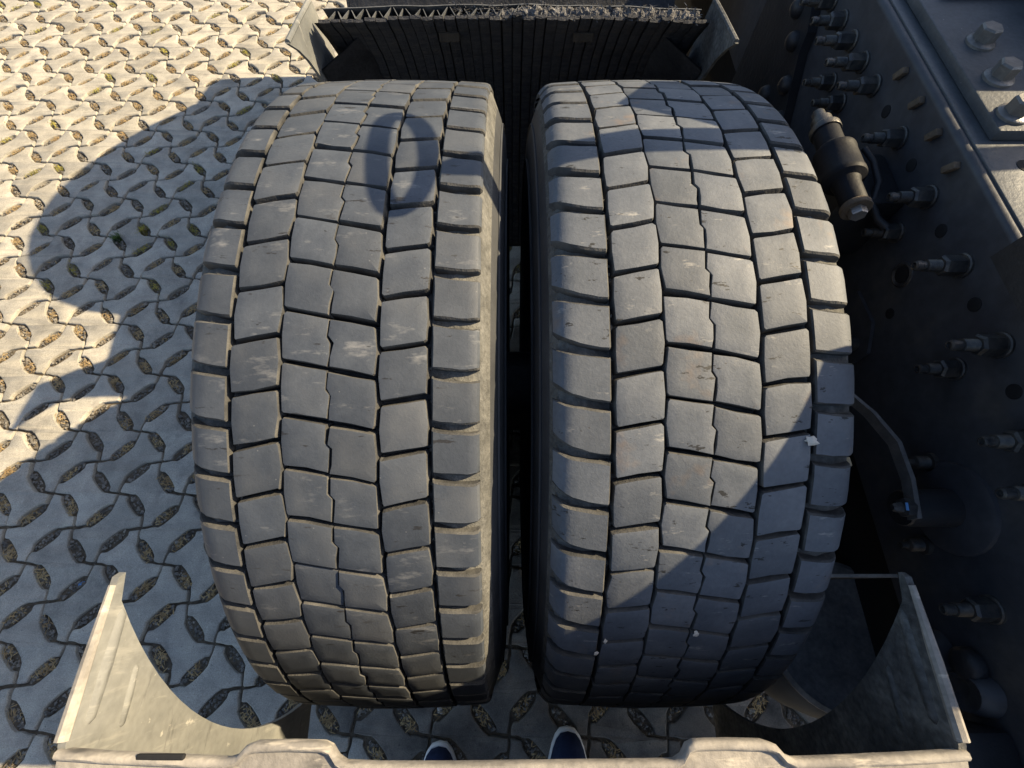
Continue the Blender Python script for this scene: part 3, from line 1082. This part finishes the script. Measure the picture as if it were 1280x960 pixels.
# ---------------- frame rail
FX, FZ = .498, .96
def make_frame():
    m = MB()
    y0, y1 = -1.3, 2.6
    # C-section: web + top flange with a rounded corner + bottom flange
    th = .008
    prof = [(FX, FZ - .30)]
    for k in range(7):
        a = R_(180 - 90 * k / 6)
        prof.append((FX + .007 + .007 * math.cos(a), FZ - .007 + .007 * math.sin(a)))
    prof += [(FX + .085, FZ), (FX + .085, FZ - th), (FX + th, FZ - th), (FX + th, FZ - .30 + th), (FX + .085, FZ - .30 + th), (FX + .085, FZ - .30)]
    m.prism(prof, y0, y1, 1)
    rail = m.build('frame_rail', 'frame_paint', None, smooth=30); T(rail)
    rail['label'] = 'dark painted frame rail studded with bolts'
    W = TRO + Vector(rail.location) if False else None
    def sub(mb, name, mats, smooth=30, rz=None):
        o = mb.build(name, mats, rail, smooth)
        return o
    # child meshes are in world coordinates: rail sits at world origin offset
    # nuts with washers and stud ends
    def stud(y, z, L=.051, k=1.0, mats=None, rot=0.0):
        mb = MB()
        M = axis_x((FX, y, z)) @ Matrix.Rotation(rot, 4, 'Z')
        mb.lathe([(.0138 * k, 0), (.0138 * k, .0026), (.0125 * k, .0036), (.009 * k, .0038)], 22, 0, M)
        # hex body
        vs = []; fs = []
        rings = [(.0112, .0036), (.0115, .005), (.0115, .022), (.0095, .0248)]
        for r, h in rings:
            for q in range(6):
                a = q * math.pi / 3
                vs.append((r * k * math.cos(a), r * k * math.sin(a), h * L / .051))
        for r in range(3):
            for q in range(6):
                q2 = (q + 1) % 6
                fs.append((r * 6 + q, r * 6 + q2, (r + 1) * 6 + q2, (r + 1) * 6 + q))
        fs.append(tuple(18 + q for q in range(6)))
        mb.add(vs, fs, 0, M)
        pr = []
        h = .0245
        while h < .039:
            pr += [(.0058 * k, h * L / .051), (.0068 * k, (h + .0009) * L / .051)]; h += .0018
        pr += [(.0048 * k, .040 * L / .051), (.0046 * k, .0435 * L / .051), (.0056 * k, .0445 * L / .051), (.0054 * k, .050 * L / .051), (.0034 * k, L), (.0030 * k, L - .003)]
        mb.lathe(pr, 14, 0, M)
        o = sub(mb, 'stud_nut', 'bolt_steel')
        return o
    rb = random.Random(4)
    for y in (.885, .834, .783, .734, .684, .633, .530, .429, .328, .228, .130, .081):
        stud(y, .905 - (.012 if y < .15 else 0) * 1, .051 + rb.uniform(-.004, .004), 1, rot=rb.uniform(0, 1))
    for y in (.722, .674, .423, .227):
        stud(y, .852, .044, .95, rot=rb.uniform(0, 1))
    stud(-.018, .786, .052, 1.05, rot=.4)
    # rolled collars of the bolt holes
    for y, z, r in ((.582, .904, .0078), (.484, .903, .0078), (.381, .901, .0078), (.281, .899, .0078), (.18, .897, .0078), (.368, .836, .0105), (.333, .80, .007), (.05, .86, .0078)):
        mb = MB(); mb.lathe([(r, 0), (r, .0006), (r * .9, .0009), (r * .2, .0004)], 18, 0, axis_x((FX - .0002, y, z)))
        sub(mb, 'bolt_hole', 'dark')
        if r > .01:
            mb = MB(); mb.lathe([(r * 1.02, .0), (r * 1.3, .0022), (r * 1.5, .0012), (r * 1.55, 0)], 22, 0, axis_x((FX, y, z)), caps=False)
            sub(mb, 'hole_collar', 'bolt_steel')
    # wedge tabs under the top flange
    for y, z in ((.544, .944), (.488, .944), (.435, .944), (.60, .944)):
        mb = MB(); M = Matrix.Translation((FX - .004, y, z - .002)) @ Matrix.Rotation(R_(28), 4, 'X')
        mb.box((0, 0, 0), (.008, .008, .017), M=M, ch=.0012)
        sub(mb, 'wedge_tab', 'rust')
    # threaded studs lower down
    for y, z in ((.139, .780), (.05, .732)):
        mb = MB()
        pr = [(.011, 0), (.011, .006)]
        h = .006
        while h < .022: pr += [(.0066, h), (.0078, h + .001)]; h += .0021
        pr += [(.004, .023), (.0036, .031)]
        mb.lathe(pr, 16, 0, axis_x((FX, y, z)))
        sub(mb, 'threaded_stud', 'bolt_steel')
    # reinforcing plate on the web
    mb = MB()
    poly = [(1.02, .66), (1.02, .86), (.955, .905), (.865, .893), (.832, .862), (.825, .835), (.72, .70), (.70, .66)]
    mb.prism(poly, FX - .016, FX - .001, 0)
    sub(mb, 'gusset_plate', 'black_steel')
    for y, z in ((.893, .866), (.857, .835), (.81, .79), (.775, .75), (.86, .74)):
        mb = MB(); mb.lathe([(.0155, 0), (.0150, .004), (.0125, .009), (.0075, .0125), (.001, .0135)], 20, 0, axis_x((FX - .016, y, z)))
        sub(mb, 'button_bolt', 'black_steel', 60)
    mb = MB(); mb.lathe([(.0155, 0), (.0150, .004), (.0125, .009), (.0075, .0125), (.001, .0135)], 20, 0, axis_x((FX, .672, .826)))
    sub(mb, 'button_bolt', 'bolt_steel', 60)
    # hatch-shaped raised pad by the tyre
    mb = MB(); mb.prism([(.39, .77), (.39, .70), (.30, .70), (.30, .75), (.335, .775)], FX - .006, FX - .001, 0)
    sub(mb, 'raised_pad', 'frame_paint')
    mb = MB(); mb.lathe([(.011, 0), (.012, .004), (.011, .03), (.006, .034)], 16, 0, axis_x((FX - .006, .325, .735)))
    sub(mb, 'pad_pin', 'bolt_steel')
    for ch in rail.children: ch.location = (0, 0, 0)
    return rail
rail = make_frame()

# mounting plate on top of the rail
def make_plate():
    m = MB()
    m.box((.727, 1.051, .9695), (.405, 1.20, .013), ch=.002)
    pl = m.build('mounting_plate', 'plate_paint', None, smooth=30); T(pl)
    pl['label'] = 'grey steel plate bolted on top of the frame rail'
    # top skin of the flange, greyer than the web
    def hexbolt(x, y, k=1.0, rot=.3, mt='bolt_mid'):
        mb = MB()
        M = Matrix.Translation((x, y, .9758)) @ Matrix.Rotation(rot, 4, 'Z')
        mb.lathe([(.0165 * k, 0), (.0165 * k, .003), (.0155 * k, .0042), (.012 * k, .0055)], 24, 0, M)
        vs = []; fs = []
        rings = [(.0118, .0045), (.0122, .006), (.0122, .0175), (.0105, .0195)]
        for r, h in rings:
            for q in range(6):
                a = q * math.pi / 3
                vs.append((r * k * math.cos(a), r * k * math.sin(a), h))
        for r in range(3):
            for q in range(6):
                q2 = (q + 1) % 6
                fs.append((r * 6 + q, r * 6 + q2, (r + 1) * 6 + q2, (r + 1) * 6 + q))
        fs.append(tuple(18 + q for q in range(6)))
        mb.add(vs, fs, 0, M)
        return mb.build('hex_bolt', mt, pl, 30)
    hexbolt(.564, .603); hexbolt(.557, .536, rot=.1); hexbolt(.547, .475, rot=.5)
    # raised frame with a rounded corner further along
    mb = MB()
    mb.box((.755, .865, .983), (.40, .34, .016), ch=.006)
    mb.build('raised_plate', 'plate_paint', pl, 30)
    mb = MB(); mb.box((.775, .865, .9915), (.38, .30, .004), ch=.0015)
    mb.build('raised_panel', 'plate_light', pl, 30)
    return pl
mat('plate_light', [(.25, .31, .36), (.34, .40, .44)], scale=10, bump=.1, rough=.4, spec=.5)
make_plate()
# painted top strip of the rail (same steel, lighter grey), with a hole near the plate
m = MB(); m.box((.5455, .65, .9608), (.075, 3.6, .0032), ch=.001)
o = m.build('flange_strip', 'plate_paint', None, smooth=30); T(o)
m = MB(); m.lathe([(.0085, 0), (.0085, .0006), (.002, .0008)], 20, 0, Matrix.Translation((.548, .414, .9624)))
o = m.build('flange_hole', 'dark', None); T(o)

# damper-like bush between tyre and rail
def make_bush():
    M = Matrix.Translation((.412, .415, .898)) @ Matrix.Rotation(R_(-90), 4, 'X') @ Matrix.Diagonal((.78, .78, .96, 1))
    # axis runs along +y
    m = MB()
    m.lathe([(.018, .010), (.019, .012), (.019, .040), (.021, .046), (.030, .050), (.0315, .053), (.0315, .058), (.0305, .060), (.0305, .094), (.0315, .096), (.0312, .100),
             (.024, .106), (.0205, .110), (.0205, .138)], 36, 0, M)
    b = m.build('suspension_bush', 'bush_black_shade', None, smooth=35); T(b)
    b['label'] = 'black cylindrical bush between the inner tyre and the frame'
    m = MB(); m.lathe([(.0205, 0), (.0215, .001), (.0215, .006), (.019, .009)], 28, 0, M)
    m.build('end_flange', 'rust', b, 35)
    m = MB()
    vs = []; fs = []
    for h in (-.009, -.0075, .001):
        for q in range(6):
            a = q * math.pi / 3 + .3; r = .0125 if h > -.008 else .0112
            vs.append((r * math.cos(a), r * math.sin(a), h))
    for r in range(2):
        for q in range(6):
            fs.append((r * 6 + q, r * 6 + (q + 1) % 6, (r + 1) * 6 + (q + 1) % 6, (r + 1) * 6 + q))
    fs.append(tuple(range(6)))
    m.add(vs, fs, 0, M)
    m.build('bolt_head', 'bolt_bright', b, 30)
    m = MB(); m.lathe([(.023, .138), (.0235, .1395), (.0235, .146), (.019, .150), (.016, .151), (.016, .163), (.012, .165), (.010, .165), (.010, .178), (.0085, .180)], 26, 0, M)
    m.build('top_nut', 'bolt_steel', b, 35)
    # clip and small hose at its side
    m = MB()
    m.tube([(.446, .512, .905), (.456, .495, .90), (.462, .470, .89), (.458, .450, .875), (.463, .43, .868), (.472, .418, .866)], [.004, .0035, .0045, .0035, .005, .0055], 9)
    m.build('clip', 'black_steel', b, 50)
    m = MB(); m.box((.455, .49, .83), (.086, .09, .10), ch=.006)
    m.build('bush_bracket', 'black_steel', b, 30)
    for ch in b.children: ch.location = (0, 0, 0)
make_bush()

# bent strap, spigot and flat tab beside the inner tyre
def make_strap():
    m = MB()
    c = [(.385, .225, .812), (.410, .185, .818), (.425, .150, .820), (.430, .11, .815), (.431, .07, .805)]
    vs = []; fs = []
    for p in c:
        vs += [(p[0], p[1], p[2] + .007), (p[0] + .005, p[1], p[2] + .007), (p[0] + .005, p[1], p[2] - .007), (p[0], p[1], p[2] - .007)]
    for k in range(len(c) - 1):
        for q in range(4):
            fs.append((k * 4 + q, k * 4 + (q + 1) % 4, (k + 1) * 4 + (q + 1) % 4, (k + 1) * 4 + q))
    fs += [(0, 1, 2, 3), tuple(16 + q for q in (3, 2, 1, 0))]
    m.add(vs, fs)
    s_ = m.build('bent_strap', 'bolt_mid', None, smooth=30); T(s_)
    s_['label'] = 'bent flat steel strap fixed with a nut'
    m = MB(); m.lathe([(.026, 0), (.026, .004), (.021, .006), (.020, .058), (.0185, .060)], 28, 0, axis_x((FX, .085, .785)))
    m.build('spigot', 'black_steel', s_, 35)
    m = MB(); m.lathe([(.010, 0), (.0105, .002), (.0105, .009), (.006, .011), (.005, .018), (.003, .020)], 6, 0, axis_x((.431, .082, .808)))
    m.build('strap_nut', 'bolt_steel', s_, 30)
    m = MB(); m.tube([(.4205, .0855, .817), (.4195, .0775, .8165)], .0014, 6)
    m.build('blue_mark', 'blue_plastic', s_)
    m = MB(); m.lathe([(.052, 0), (.051, .004), (.046, .006)], 30, 0, axis_x((FX, .085, .785)))
    m.build('flange_ring', 'frame_paint', s_, 40)
    for ch in s_.children: ch.location = (0, 0, 0)
    m = MB()
    m.box((.325, .128, .865), (.030, .006, .002), ch=.0004)
    m.box((.325, .118, .863), (.030, .009, .002), M=None, ch=.0004)
    b = m.build('brass_tab', 'brass', None); T(b)
make_strap()

# wing-shaped casting and bracket lower on the rail
def make_casting():
    m = MB()
    P = []
    for k in range(48):
        a = 2 * math.pi * k / 48
        r = .037 + .015 * math.cos(3 * a + .9) + .004 * math.cos(5 * a)
        P.append((-.094 + r * math.cos(a) * .95, .712 + r * math.sin(a) * 1.05))
    n = len(P)
    vs = []; fs = []
    for sc, dx in ((1.06, 0), (1.0, .012), (.9, .018), (.55, .012), (.4, .006)):
        for y, z in P:
            vs.append((FX - dx - .001, -.094 + (y + .094) * sc, .712 + (z - .712) * sc))
    for r in range(4):
        for i in range(n):
            fs.append((r * n + i, r * n + (i + 1) % n, (r + 1) * n + (i + 1) % n, (r + 1) * n + i))
    fs.append(tuple(4 * n + i for i in range(n)))
    m.add(vs, fs)
    c = m.build('wavy_casting', 'frame_paint', None, smooth=60); T(c)
    c['label'] = 'dark lobed casting on the frame behind the mudguard'
    m = MB(); m.lathe([(.017, 0), (.0165, .010), (.012, .014), (.004, .015)], 24, 0, axis_x((FX - .006, -.072, .745)))
    m.build('boss', 'black_steel', c, 50)
    for ch in c.children: ch.location = (0, 0, 0)
    m = MB(); m.box((FX - .03, -.165, .735), (.06, .075, .05), ch=.008)
    m.box((FX - .05, -.175, .70), (.03, .05, .10), ch=.006)
    b = m.build('frame_bracket', 'black_steel', None, smooth=35); T(b)
make_casting()

# air spring with its upper plate, behind the inner tyre
m = MB()
m.lathe([(.095, .36), (.105, .40), (.115, .45), (.115, .50), (.107, .535), (.095, .55), (.02, .552)], 40, 0, Matrix.Translation((.475, -.06, 0)))
o = m.build('air_spring', 'rubber_sidewall', None, smooth=50); T(o)
m = MB(); m.lathe([(.099, .548), (.103, .551), (.103, .556), (.097, .560), (.086, .556), (.02, .556)], 48, 0, Matrix.Translation((.475, -.06, 0)))
q = m.build('top_rim', 'plastic_grey', o, 40); q.location = (0, 0, 0)
m = MB(); m.box((.425, .0165, .63), (.10, .004, .14), ch=.001)
o = m.build('splash_plate', 'plastic_black', None); T(o)
m = MB(); m.box((.425, .0165, .7015), (.10, .0042, .0035), ch=.0008)
q = m.build('lit_plate_edge', 'plastic_lip', o); q.location = (0, 0, 0)  # pale strip paints the lit upper edge of the black plate
# axle and dark inner structure under the rail
m = MB(); m.lathe([(.07, -1.3), (.075, -.2), (.075, .6)], 28, 0, Matrix.Translation((.5, AY, AZ)) @ Matrix.Rotation(R_(-90), 4, 'Y'))
o = m.build('axle_tube', 'black_steel', None, smooth=40); T(o)
m = MB(); m.lathe([(.15, 0), (.16, .02), (.17, .08), (.20, .10), (.20, .115)], 40, 0, axis_x((.45, AY, AZ)))
o = m.build('brake_drum', 'black_steel', None, smooth=40); T(o)
m = MB()
m.box((.57, .6, .59), (.10, 3.6, .10)); m.box((.62, .65, .42), (.03, 3.4, .30))
o = m.build('inner_beam', 'dark', None); T(o)
# other rail and crossmembers, out of view, close the chassis
m = MB(); m.box((1.31, .65, .81), (.03, 3.9, .30)); m.box((.9, 1.3, .81), (.8, .12, .2)); m.box((.9, -.7, .81), (.8, .12, .2)); m.box((.9, .35, .78), (.76, .12, .16))
o = m.build('far_rail', 'frame_paint', None); T(o)

# fifth wheel coupling on the frame (out of view; it shades the rear of the inner tyre)
def make_coupling():
    m = MB()
    side = [(.29, .966), (.285, 1.06), (.24, 1.088), (.165, 1.090), (.125, 1.104), (.07, 1.118), (.04, 1.092), (.015, 1.025), (0, .975), (-.01, .966)]
    m.prism(side, .455, .475, 0)
    m.prism(side, 1.325, 1.345, 0)
    top = [(.455, .24), (.62, .27), (.9, .29), (1.18, .27), (1.345, .24), (1.345, .04), (1.20, .0), (1.02, -.02), (.94, .12), (.86, .12), (.78, -.02), (.60, .0), (.455, .04)]
    m.prism(top, 1.085, 1.112, 2)
    o = m.build('coupling_plate', 'black_steel', None); T(o)
    o['label'] = 'trailer coupling plate on the frame'
make_coupling()

# added unseen hose; its run and loop are shaped to shadow the tyres
def make_hose():
    t = .26
    sv = Vector((1.30, .37, 1.0)) * t
    base = [(.62, .44, .99), (.45, .428, .995), (.30, .418, .998), (.20, .414, .998), (.125, .412, .998), (.045, .396, 1.0), (-.03, .381, 1.0), (-.058, .372, 1.0)]
    pts = [Vector(p) + sv for p in base]
    loop = []
    c = Vector((-.1035, .391, 1.0))
    for k in range(28):
        a = R_(-15) + 2 * math.pi * k / 27
        loop.append(c + Vector((.0262 * math.cos(a), .074 * math.sin(a), .0)) + sv)
    m = MB()
    rad = [.018] * 10 + [.0075] * 28
    rad[9] = .010
    m.tube([pts[0] + Vector((.12, .1, -.32)), pts[0] + Vector((.05, .05, -.10))] + pts + loop, rad, 10)
    o = m.build('shadow_hose', 'hose', None, smooth=60); T(o)
    o['label'] = 'unseen black hose with a loop, shaped for its shadow'
    # added unseen panel, outlined to shade the upper right of the inner tyre
    t = .22
    sv = Vector((1.30, .37, 1.0)) * t
    P = [Vector(p) + sv for p in ((.124, .492, .98), (.20, .445, .99), (.285, .40, .998), (.36, .42, 1.0), (.40, .60, .95), (.20, .60, .95))]
    m = MB(); n = len(P)
    m.add([p for p in P] + [p + Vector((0, 0, .006)) for p in P], [tuple(range(n)), tuple(range(n, 2 * n))] + [(i, (i + 1) % n, n + (i + 1) % n, n + i) for i in range(n)])
    o = m.build('shadow_panel', 'black_steel', None); T(o)
make_hose()
# added unseen box that throws shade on the mounting plate
m = MB(); m.box((.95, .955, 1.055), (.50, .78, .13), ch=.01)
o = m.build('shade_box', 'black_steel', None); T(o)

# ------------------------------------------------------------------ small loose things
def stone(loc, s_, label, m_='white_stone', seed=0, flat=.6, rx=0.0, name='pebble', cat='pebble'):
    bm = bmesh.new()
    bmesh.ops.create_icosphere(bm, subdivisions=2, radius=1)
    for v in bm.verts:
        k = .9 + .75 * noise.noise(v.co * 1.6 + Vector((seed * 7, 0, 0)))
        v.co = Vector((v.co.x * s_ * k, v.co.y * s_ * 1.3 * k, v.co.z * s_ * flat * k))
    mb = MB(); mb.bm(bm)
    o = mb.build(name, m_, None, smooth=50, loc=loc, rot=(rx, 0, seed * 1.3 if rx == 0 else .4))
    return tag(o, label, cat, None)
stone((.2535, .116, .9415), .0042, 'cream pebble wedged in the inner tyre groove near its sunlit right side', seed=1)
stone((.177, -.0385, .8145), .0036, 'white flake on the shaded rear of the inner tyre, the largest of three', seed=2, flat=.3, rx=R_(51))
stone((.091, -.0455, .8045), .0026, 'small white flake on the inner tyre rear, second groove from its outer edge', seed=3, flat=.3, rx=R_(52))
stone((.084, -.0575, .788), .0023, 'tiny white flake lowest on the rear of the inner tyre', seed=4, flat=.3, rx=R_(55))
stone((-.171, -.259, -.006), .008, 'white pebble on the paving below the outer tyre, above the left shoe', seed=5)
def scrap(loc, rz, label):
    m = MB()
    m.add([(-.011, -.004, 0), (.009, -.005, .003), (.012, .003, .002), (-.008, .006, .0005), (-.011, -.004, -.001), (.009, -.005, .002), (.012, .003, .001), (-.008, .006, -.0005)],
          [(0, 1, 2, 3), (7, 6, 5, 4), (0, 4, 5, 1), (1, 5, 6, 2), (2, 6, 7, 3), (3, 7, 4, 0)])
    tag(m.build('plastic_scrap', 'blue_plastic', None, loc=loc, rot=(0, 0, rz)), label, 'scrap')
scrap((-1.136, .015, -.010), .4, 'blue plastic scrap in a paving hole left of the mudguard tip')
scrap((-.512, -.231, -.008), .3, 'tiny blue plastic scrap in the paving under the outer tyre rear edge')

# ------------------------------------------------------------------ the person: only shoe tips show
def make_person():
    root = link('person', None, None, (-.02, -.5, 0))
    tag(root, 'person behind the mudguard, only navy shoe tips with white soles showing', 'person')
    O = Vector((-.02, -.5, 0))
    # body: one skinned figure in dark clothing, leaning over the mudguard
    def shoe(tip, yaw):
        L = .275
        n = 26
        def outline(sc, y_off=0):
            P = []
            for k in range(n):
                a = 2 * math.pi * k / n
                y = -L / 2 + L / 2 * math.cos(a)
                w = .5 + .5 * math.cos(a)
                half = (.036 + .013 * math.sin(min(1, w * 1.15) * math.pi * .62)) * sc
                P.append((half * math.copysign(abs(math.sin(a)) ** .72, math.sin(a)), y * sc - (L / 2) * (1 - sc) * .9))
            return P
        M = Matrix.Translation((tip[0], tip[1], .002)) @ Matrix.Rotation(yaw, 4, 'Z')
        so = MB()
        rings = [(1.0, 0), (1.02, .006), (1.02, .022), (.985, .027)]
        vs = []; fs = []
        for sc, z in rings:
            for x, y in outline(sc): vs.append((x, y, z))
        for r in range(3):
            for i in range(n):
                fs.append((r * n + i, r * n + (i + 1) % n, (r + 1) * n + (i + 1) % n, (r + 1) * n + i))
        fs.append(tuple(range(n))); fs.append(tuple(3 * n + i for i in range(n)))
        so.add(vs, fs, 0, M)
        up = MB()
        rings = [(.965, .024), (.975, .032), (.945, .046), (.86, .060), (.70, .070), (.45, .078), (.2, .085)]
        vs = []; fs = []
        for sc, z in rings:
            for x, y in outline(sc):
                back = max(0, (-y - .12) / .15)
                vs.append((x, y, z + back * .03 * (z / .08)))
        for r in range(len(rings) - 1):
            for i in range(n):
                fs.append((r * n + i, r * n + (i + 1) % n, (r + 1) * n + (i + 1) % n, (r + 1) * n + i))
        fs.append(tuple((len(rings) - 1) * n + i for i in range(n)))
        up.add(vs, fs, 0, M)
        u = up.build('shoe', 'shoe_navy', root, 50); u.location = -O
        s2 = so.build('sole', 'shoe_white', u, 40)
        u['label'] = 'navy fabric shoe with white rubber sole'
        # seam line over the toe cap
        return u
    shoe((.128, -.290, 0), R_(-2)); shoe((-.166, -.318, 0), R_(4))
    # legs, trunk, arms and neck as one skinned body
    V = [(-.02, -.66, .93), (.08, -.65, .87), (.115, -.575, .48), (.126, -.525, .09), (-.12, -.65, .87), (-.155, -.59, .48), (-.165, -.548, .09),
         (-.02, -.68, 1.12), (-.02, -.68, 1.34), (-.02, -.665, 1.46), (-.02, -.65, 1.51), (-.02, -.645, 1.55), (-.02, -.64, 1.58),
         (.15, -.68, 1.40), (.235, -.70, 1.13), (.245, -.63, .90), (-.19, -.68, 1.40), (-.275, -.70, 1.13), (-.285, -.63, .90)]
    Rr = [.145, .095, .065, .055, .095, .065, .055, .135, .145, .07, .055, .052, .05, .065, .047, .034, .065, .047, .034]
    E = [(0, 1), (1, 2), (2, 3), (0, 4), (4, 5), (5, 6), (0, 7), (7, 8), (8, 9), (9, 10), (10, 11), (11, 12), (8, 13), (13, 14), (14, 15), (8, 16), (16, 17), (17, 18)]
    me = bpy.data.meshes.new('body')
    me.from_pydata([Vector(v) - O for v in V], E, [])
    o = link('body', me, root)
    me.materials.append(MATS['trouser'])
    sk = o.modifiers.new('skin', 'SKIN')
    for i, v in enumerate(me.skin_vertices[0].data):
        v.radius = (Rr[i], Rr[i] * (.75 if i in (0, 7, 8) else 1))
        v.use_root = (i == 0)
    sb = o.modifiers.new('sub', 'SUBSURF'); sb.levels = 2; sb.render_levels = 2
    sk.use_smooth_shade = True
    # head with face, ears and short hair
    h = MB()
    bm = bmesh.new(); bmesh.ops.create_uvsphere(bm, u_segments=24, v_segments=18, radius=1)
    for v in bm.verts:
        c = v.co.copy()
        w = 1 - .25 * max(0, -c.z) ** 1.5
        v.co = Vector((c.x * .075 * w, c.y * .098 * w + (.008 if c.y > 0 and c.z < -.3 else 0), c.z * .118))
        if abs(c.x) < .2 and c.y > .85 and -.25 < c.z < .1: v.co.y += .016
        if .2 < abs(c.x) < .5 and c.y > .7 and -.02 < c.z < .22: v.co.y -= .006
    h.bm(bm, 0, Matrix.Translation((-.02, -.62, 1.665)) @ Matrix.Rotation(R_(-30), 4, 'X'))
    for sx in (-1, 1):
        h.box((-.02 + sx * .076, -.625, 1.665), (.012, .03, .055), ch=.005)
    o = h.build('head', 'skin', root, 60); o.location = -O
    h = MB()
    bm = bmesh.new(); bmesh.ops.create_uvsphere(bm, u_segments=24, v_segments=16, radius=1)
    bmesh.ops.delete(bm, geom=[v for v in bm.verts if v.co.z < .15 and v.co.y > -.15 or v.co.z < -.4], context='VERTS')
    for v in bm.verts: v.co = Vector((v.co.x * .081, v.co.y * .104, v.co.z * .125))
    h.bm(bm, 0, Matrix.Translation((-.02, -.622, 1.668)) @ Matrix.Rotation(R_(-30), 4, 'X'))
    q = h.build('hair', 'trouser', root, 60); q.location = -O
    for sx, x0 in ((1, .245), (-1, -.285)):
        h = MB()
        h.tube([(x0, -.625, .905), (x0, -.615, .87), (x0 - sx * .003, -.605, .83), (x0 - sx * .006, -.597, .805)], [.027, .034, .038, .030], 12)
        for k, (dy, l) in enumerate(((.024, .068), (.008, .078), (-.008, .074), (-.023, .058))):
            h.tube([(x0 - sx * .004, -.602 + dy, .815), (x0 - sx * .010, -.600 + dy, .815 - l * .5), (x0 - sx * .024, -.602 + dy, .815 - l)], [.0095, .0085, .007], 8)
        h.tube([(x0 - sx * .008, -.585, .865), (x0 - sx * .014, -.560, .838), (x0 - sx * .020, -.556, .808)], [.012, .010, .008], 8)
        q = h.build('hand', 'skin', root, 60); q.location = -O
make_person()
